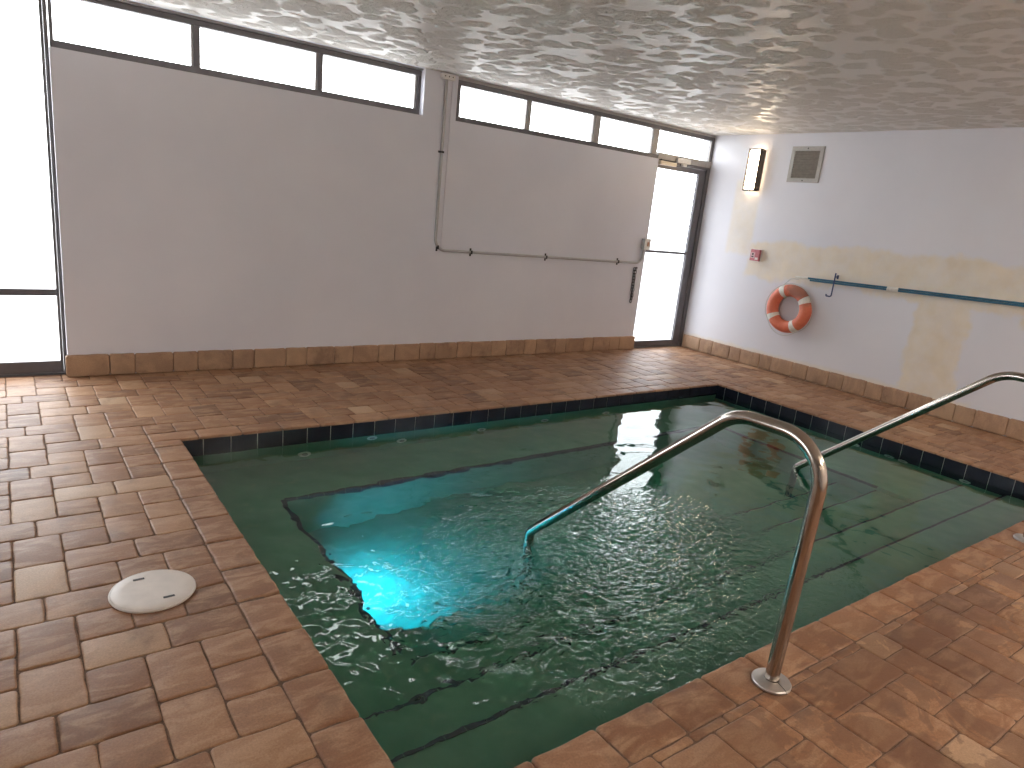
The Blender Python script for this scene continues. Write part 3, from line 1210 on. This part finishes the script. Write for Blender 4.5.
# fire alarm call point
t = thing('alarm_call_point', 'small red and white alarm call point on the wall above the life ring', 'alarm box', (XR, 4.91, 1.27))
bm = bmesh.new()
box(bm, XR - 0.012, XR - 0.001, 4.845, 4.975, 1.20, 1.34, 0.004)
obj('backplate', bm, M_WHITEPL, t)
bm = bmesh.new()
box(bm, XR - 0.05, XR - 0.012, 4.85, 4.97, 1.205, 1.335, 0.006)
obj('housing', bm, M_RED, t)
bm = bmesh.new()
box(bm, XR - 0.054, XR - 0.05, 4.905, 4.957, 1.235, 1.30, 0.001)
obj('window', bm, simple('alarm_label_paper', (.62, .42, .43), 0.4, 0, 0.1, 40), t)
bm = bmesh.new()
box(bm, XR - 0.057, XR - 0.053, 4.918, 4.945, 1.245, 1.258, 0.001)
box(bm, XR - 0.057, XR - 0.053, 4.922, 4.94, 1.27, 1.292, 0.001)
obj('push_button', bm, M_BLACK, t)
bm = bmesh.new()
box(bm, XR - 0.053, XR - 0.049, 4.86, 4.898, 1.22, 1.245, 0.001)
obj('key_plate', bm, M_WHITEPL, t)

# ------------------------------------------------------------------ back wall fittings
yc = YB - 0.016
t = thing('electrical_conduit', 'grey surface conduit running down and across the white back wall', 'conduit', (3.28, YB, 1.05))
pts = fillet([(3.283, yc, 2.56), (3.283, yc, 1.06), (6.02, yc, 1.04), (6.075, yc, 1.04), (6.08, yc, 1.22)], [0.1, 0.02, 0.09], 8) if False else \
    fillet([(3.283, yc, 2.565), (3.283, yc, 1.058), (6.076, yc, 1.040), (6.086, yc, 1.215)], [0.11, 0.10], 10)
bm = bmesh.new()
tube(bm, pts, 0.0135, 14)
obj('pipe', bm, M_GREYPL, t, True)
for (x, z, vert) in ((3.283, 1.94, 1), (3.31, 1.085, 2), (3.69, 1.0545, 0), (4.63, 1.0485, 0), (5.69, 1.0425, 0)):
    bm = bmesh.new()
    if vert == 1:
        box(bm, x - 0.030, x + 0.030, YB - 0.005, YB - 0.0005, z - 0.009, z + 0.009, 0.001)
        box(bm, x - 0.018, x + 0.018, YB - 0.034, YB - 0.004, z - 0.009, z + 0.009, 0.004)
    else:
        box(bm, x - 0.009, x + 0.009, YB - 0.005, YB - 0.0005, z - 0.038, z + 0.038, 0.001)
        box(bm, x - 0.009, x + 0.009, YB - 0.034, YB - 0.004, z - 0.018, z + 0.018, 0.004)
        for s_ in (-1, 1):
            lathe(bm, [(0.008, -0.004), (0.007, -0.010), (0.002, -0.011)], (x, YB, z + s_ * 0.030), 'y', 10)
    obj('clip', bm, M_DARK, t)

t = thing('junction_box', 'pale junction box under the ceiling at the top of the conduit', 'junction box', (3.285, YB, 2.59))
bm = bmesh.new()
box(bm, 3.222, 3.352, YB - 0.05, YB - 0.0005, 2.553, 2.598, 0.004)
obj('box_body', bm, M_WHITEPL, t)
for x in (3.248, 3.287, 3.326):
    bm = bmesh.new()
    lathe(bm, [(0.006, -0.049), (0.005, -0.053), (0.001, -0.0535)], (x, YB, 2.577), 'y', 10)
    obj('screw', bm, M_DARK, t)

t = thing('switch_box', 'grey switch box at the end of the conduit beside the glass door', 'switch box', (6.09, YB, 1.265))
bm = bmesh.new()
box(bm, 6.045, 6.130, YB - 0.055, YB - 0.0005, 1.205, 1.325, 0.005)
obj('box_body', bm, M_GREYPL, t)
bm = bmesh.new()
box(bm, 6.040, 6.136, YB - 0.066, YB - 0.054, 1.200, 1.330, 0.004)
obj('cover_plate', bm, M_WHITEPL, t)
bm = bmesh.new()
box(bm, 6.075, 6.101, YB - 0.072, YB - 0.065, 1.24, 1.29, 0.002)
obj('rocker', bm, simple('rocker_brown', (.45, .25, .16), 0.4), t)

# hanging chain
t = thing('hanging_chain', 'dark doubled steel chain hanging on the wall beside the glass door', 'chain', (5.985, YB, 0.97))
bm = bmesh.new()


def link(c, ang, a=0.022, b=0.012, r=0.0035):
    pts = []
    for i in range(17):
        q = 2 * PI * i / 16
        u, v = b * math.cos(q), a * math.sin(q)
        pts.append((c[0] + u * math.cos(ang), c[1] + u * math.sin(ang), c[2] + v))
    tube(bm, pts, r, 6, caps=False)


rr_ = random.Random(4)
for col, (dx, nl) in enumerate(((-0.014, 12), (0.013, 11))):
    for i in range(nl):
        z = 0.965 - i * 0.034
        link((5.985 + dx * (1 - 0.5 * i / 12) + 0.010 * i / 12 + rr_.uniform(-.003, .003), YB - 0.018, z), 0.3 + (PI / 2 if i % 2 else 0) + rr_.uniform(-.3, .3))
obj('links', bm, M_DARK, t, True)
bm = bmesh.new()
lathe(bm, [(0.004, 0.0), (0.004, -0.04), (0.010, -0.041), (0.010, -0.046)], (5.985, YB, 0.985), 'y', 12)
obj('nail', bm, M_DARK, t)

# door closer and contact over the right door
t = thing('door_closer', 'beige door closer on the head of the right glass door', 'door closer', (6.28, YG2, 2.19))
bm = bmesh.new()
box(bm, 6.14, 6.41, YG2 - 0.05, YG2 - 0.0005, 2.168, 2.212, 0.005)
obj('closer_body', bm, M_CLOSER, t)
bm = bmesh.new()
box(bm, 6.15, 6.40, YG2 - 0.036, YG2 - 0.022, 2.216, 2.226, 0.002)
tube(bm, [(6.16, YG2 - 0.028, 2.211), (6.16, YG2 - 0.028, 2.230)], 0.009, 10)
obj('closer_arm', bm, M_DARK, t)
t = thing('door_contact', 'small white alarm contact box on the door header', 'sensor', (6.56, YG2, 2.24))
bm = bmesh.new()
box(bm, 6.435, 6.665, YG2 - 0.035, YG2 - 0.0045, 2.222, 2.276, 0.004)
obj('box_body', bm, M_WHITEPL, t)
bm = bmesh.new()
box(bm, 6.535, 6.61, YG2 - 0.030, YG2 - 0.0005, 2.190, 2.219, 0.004)
obj('magnet', bm, M_WHITEPL, t)
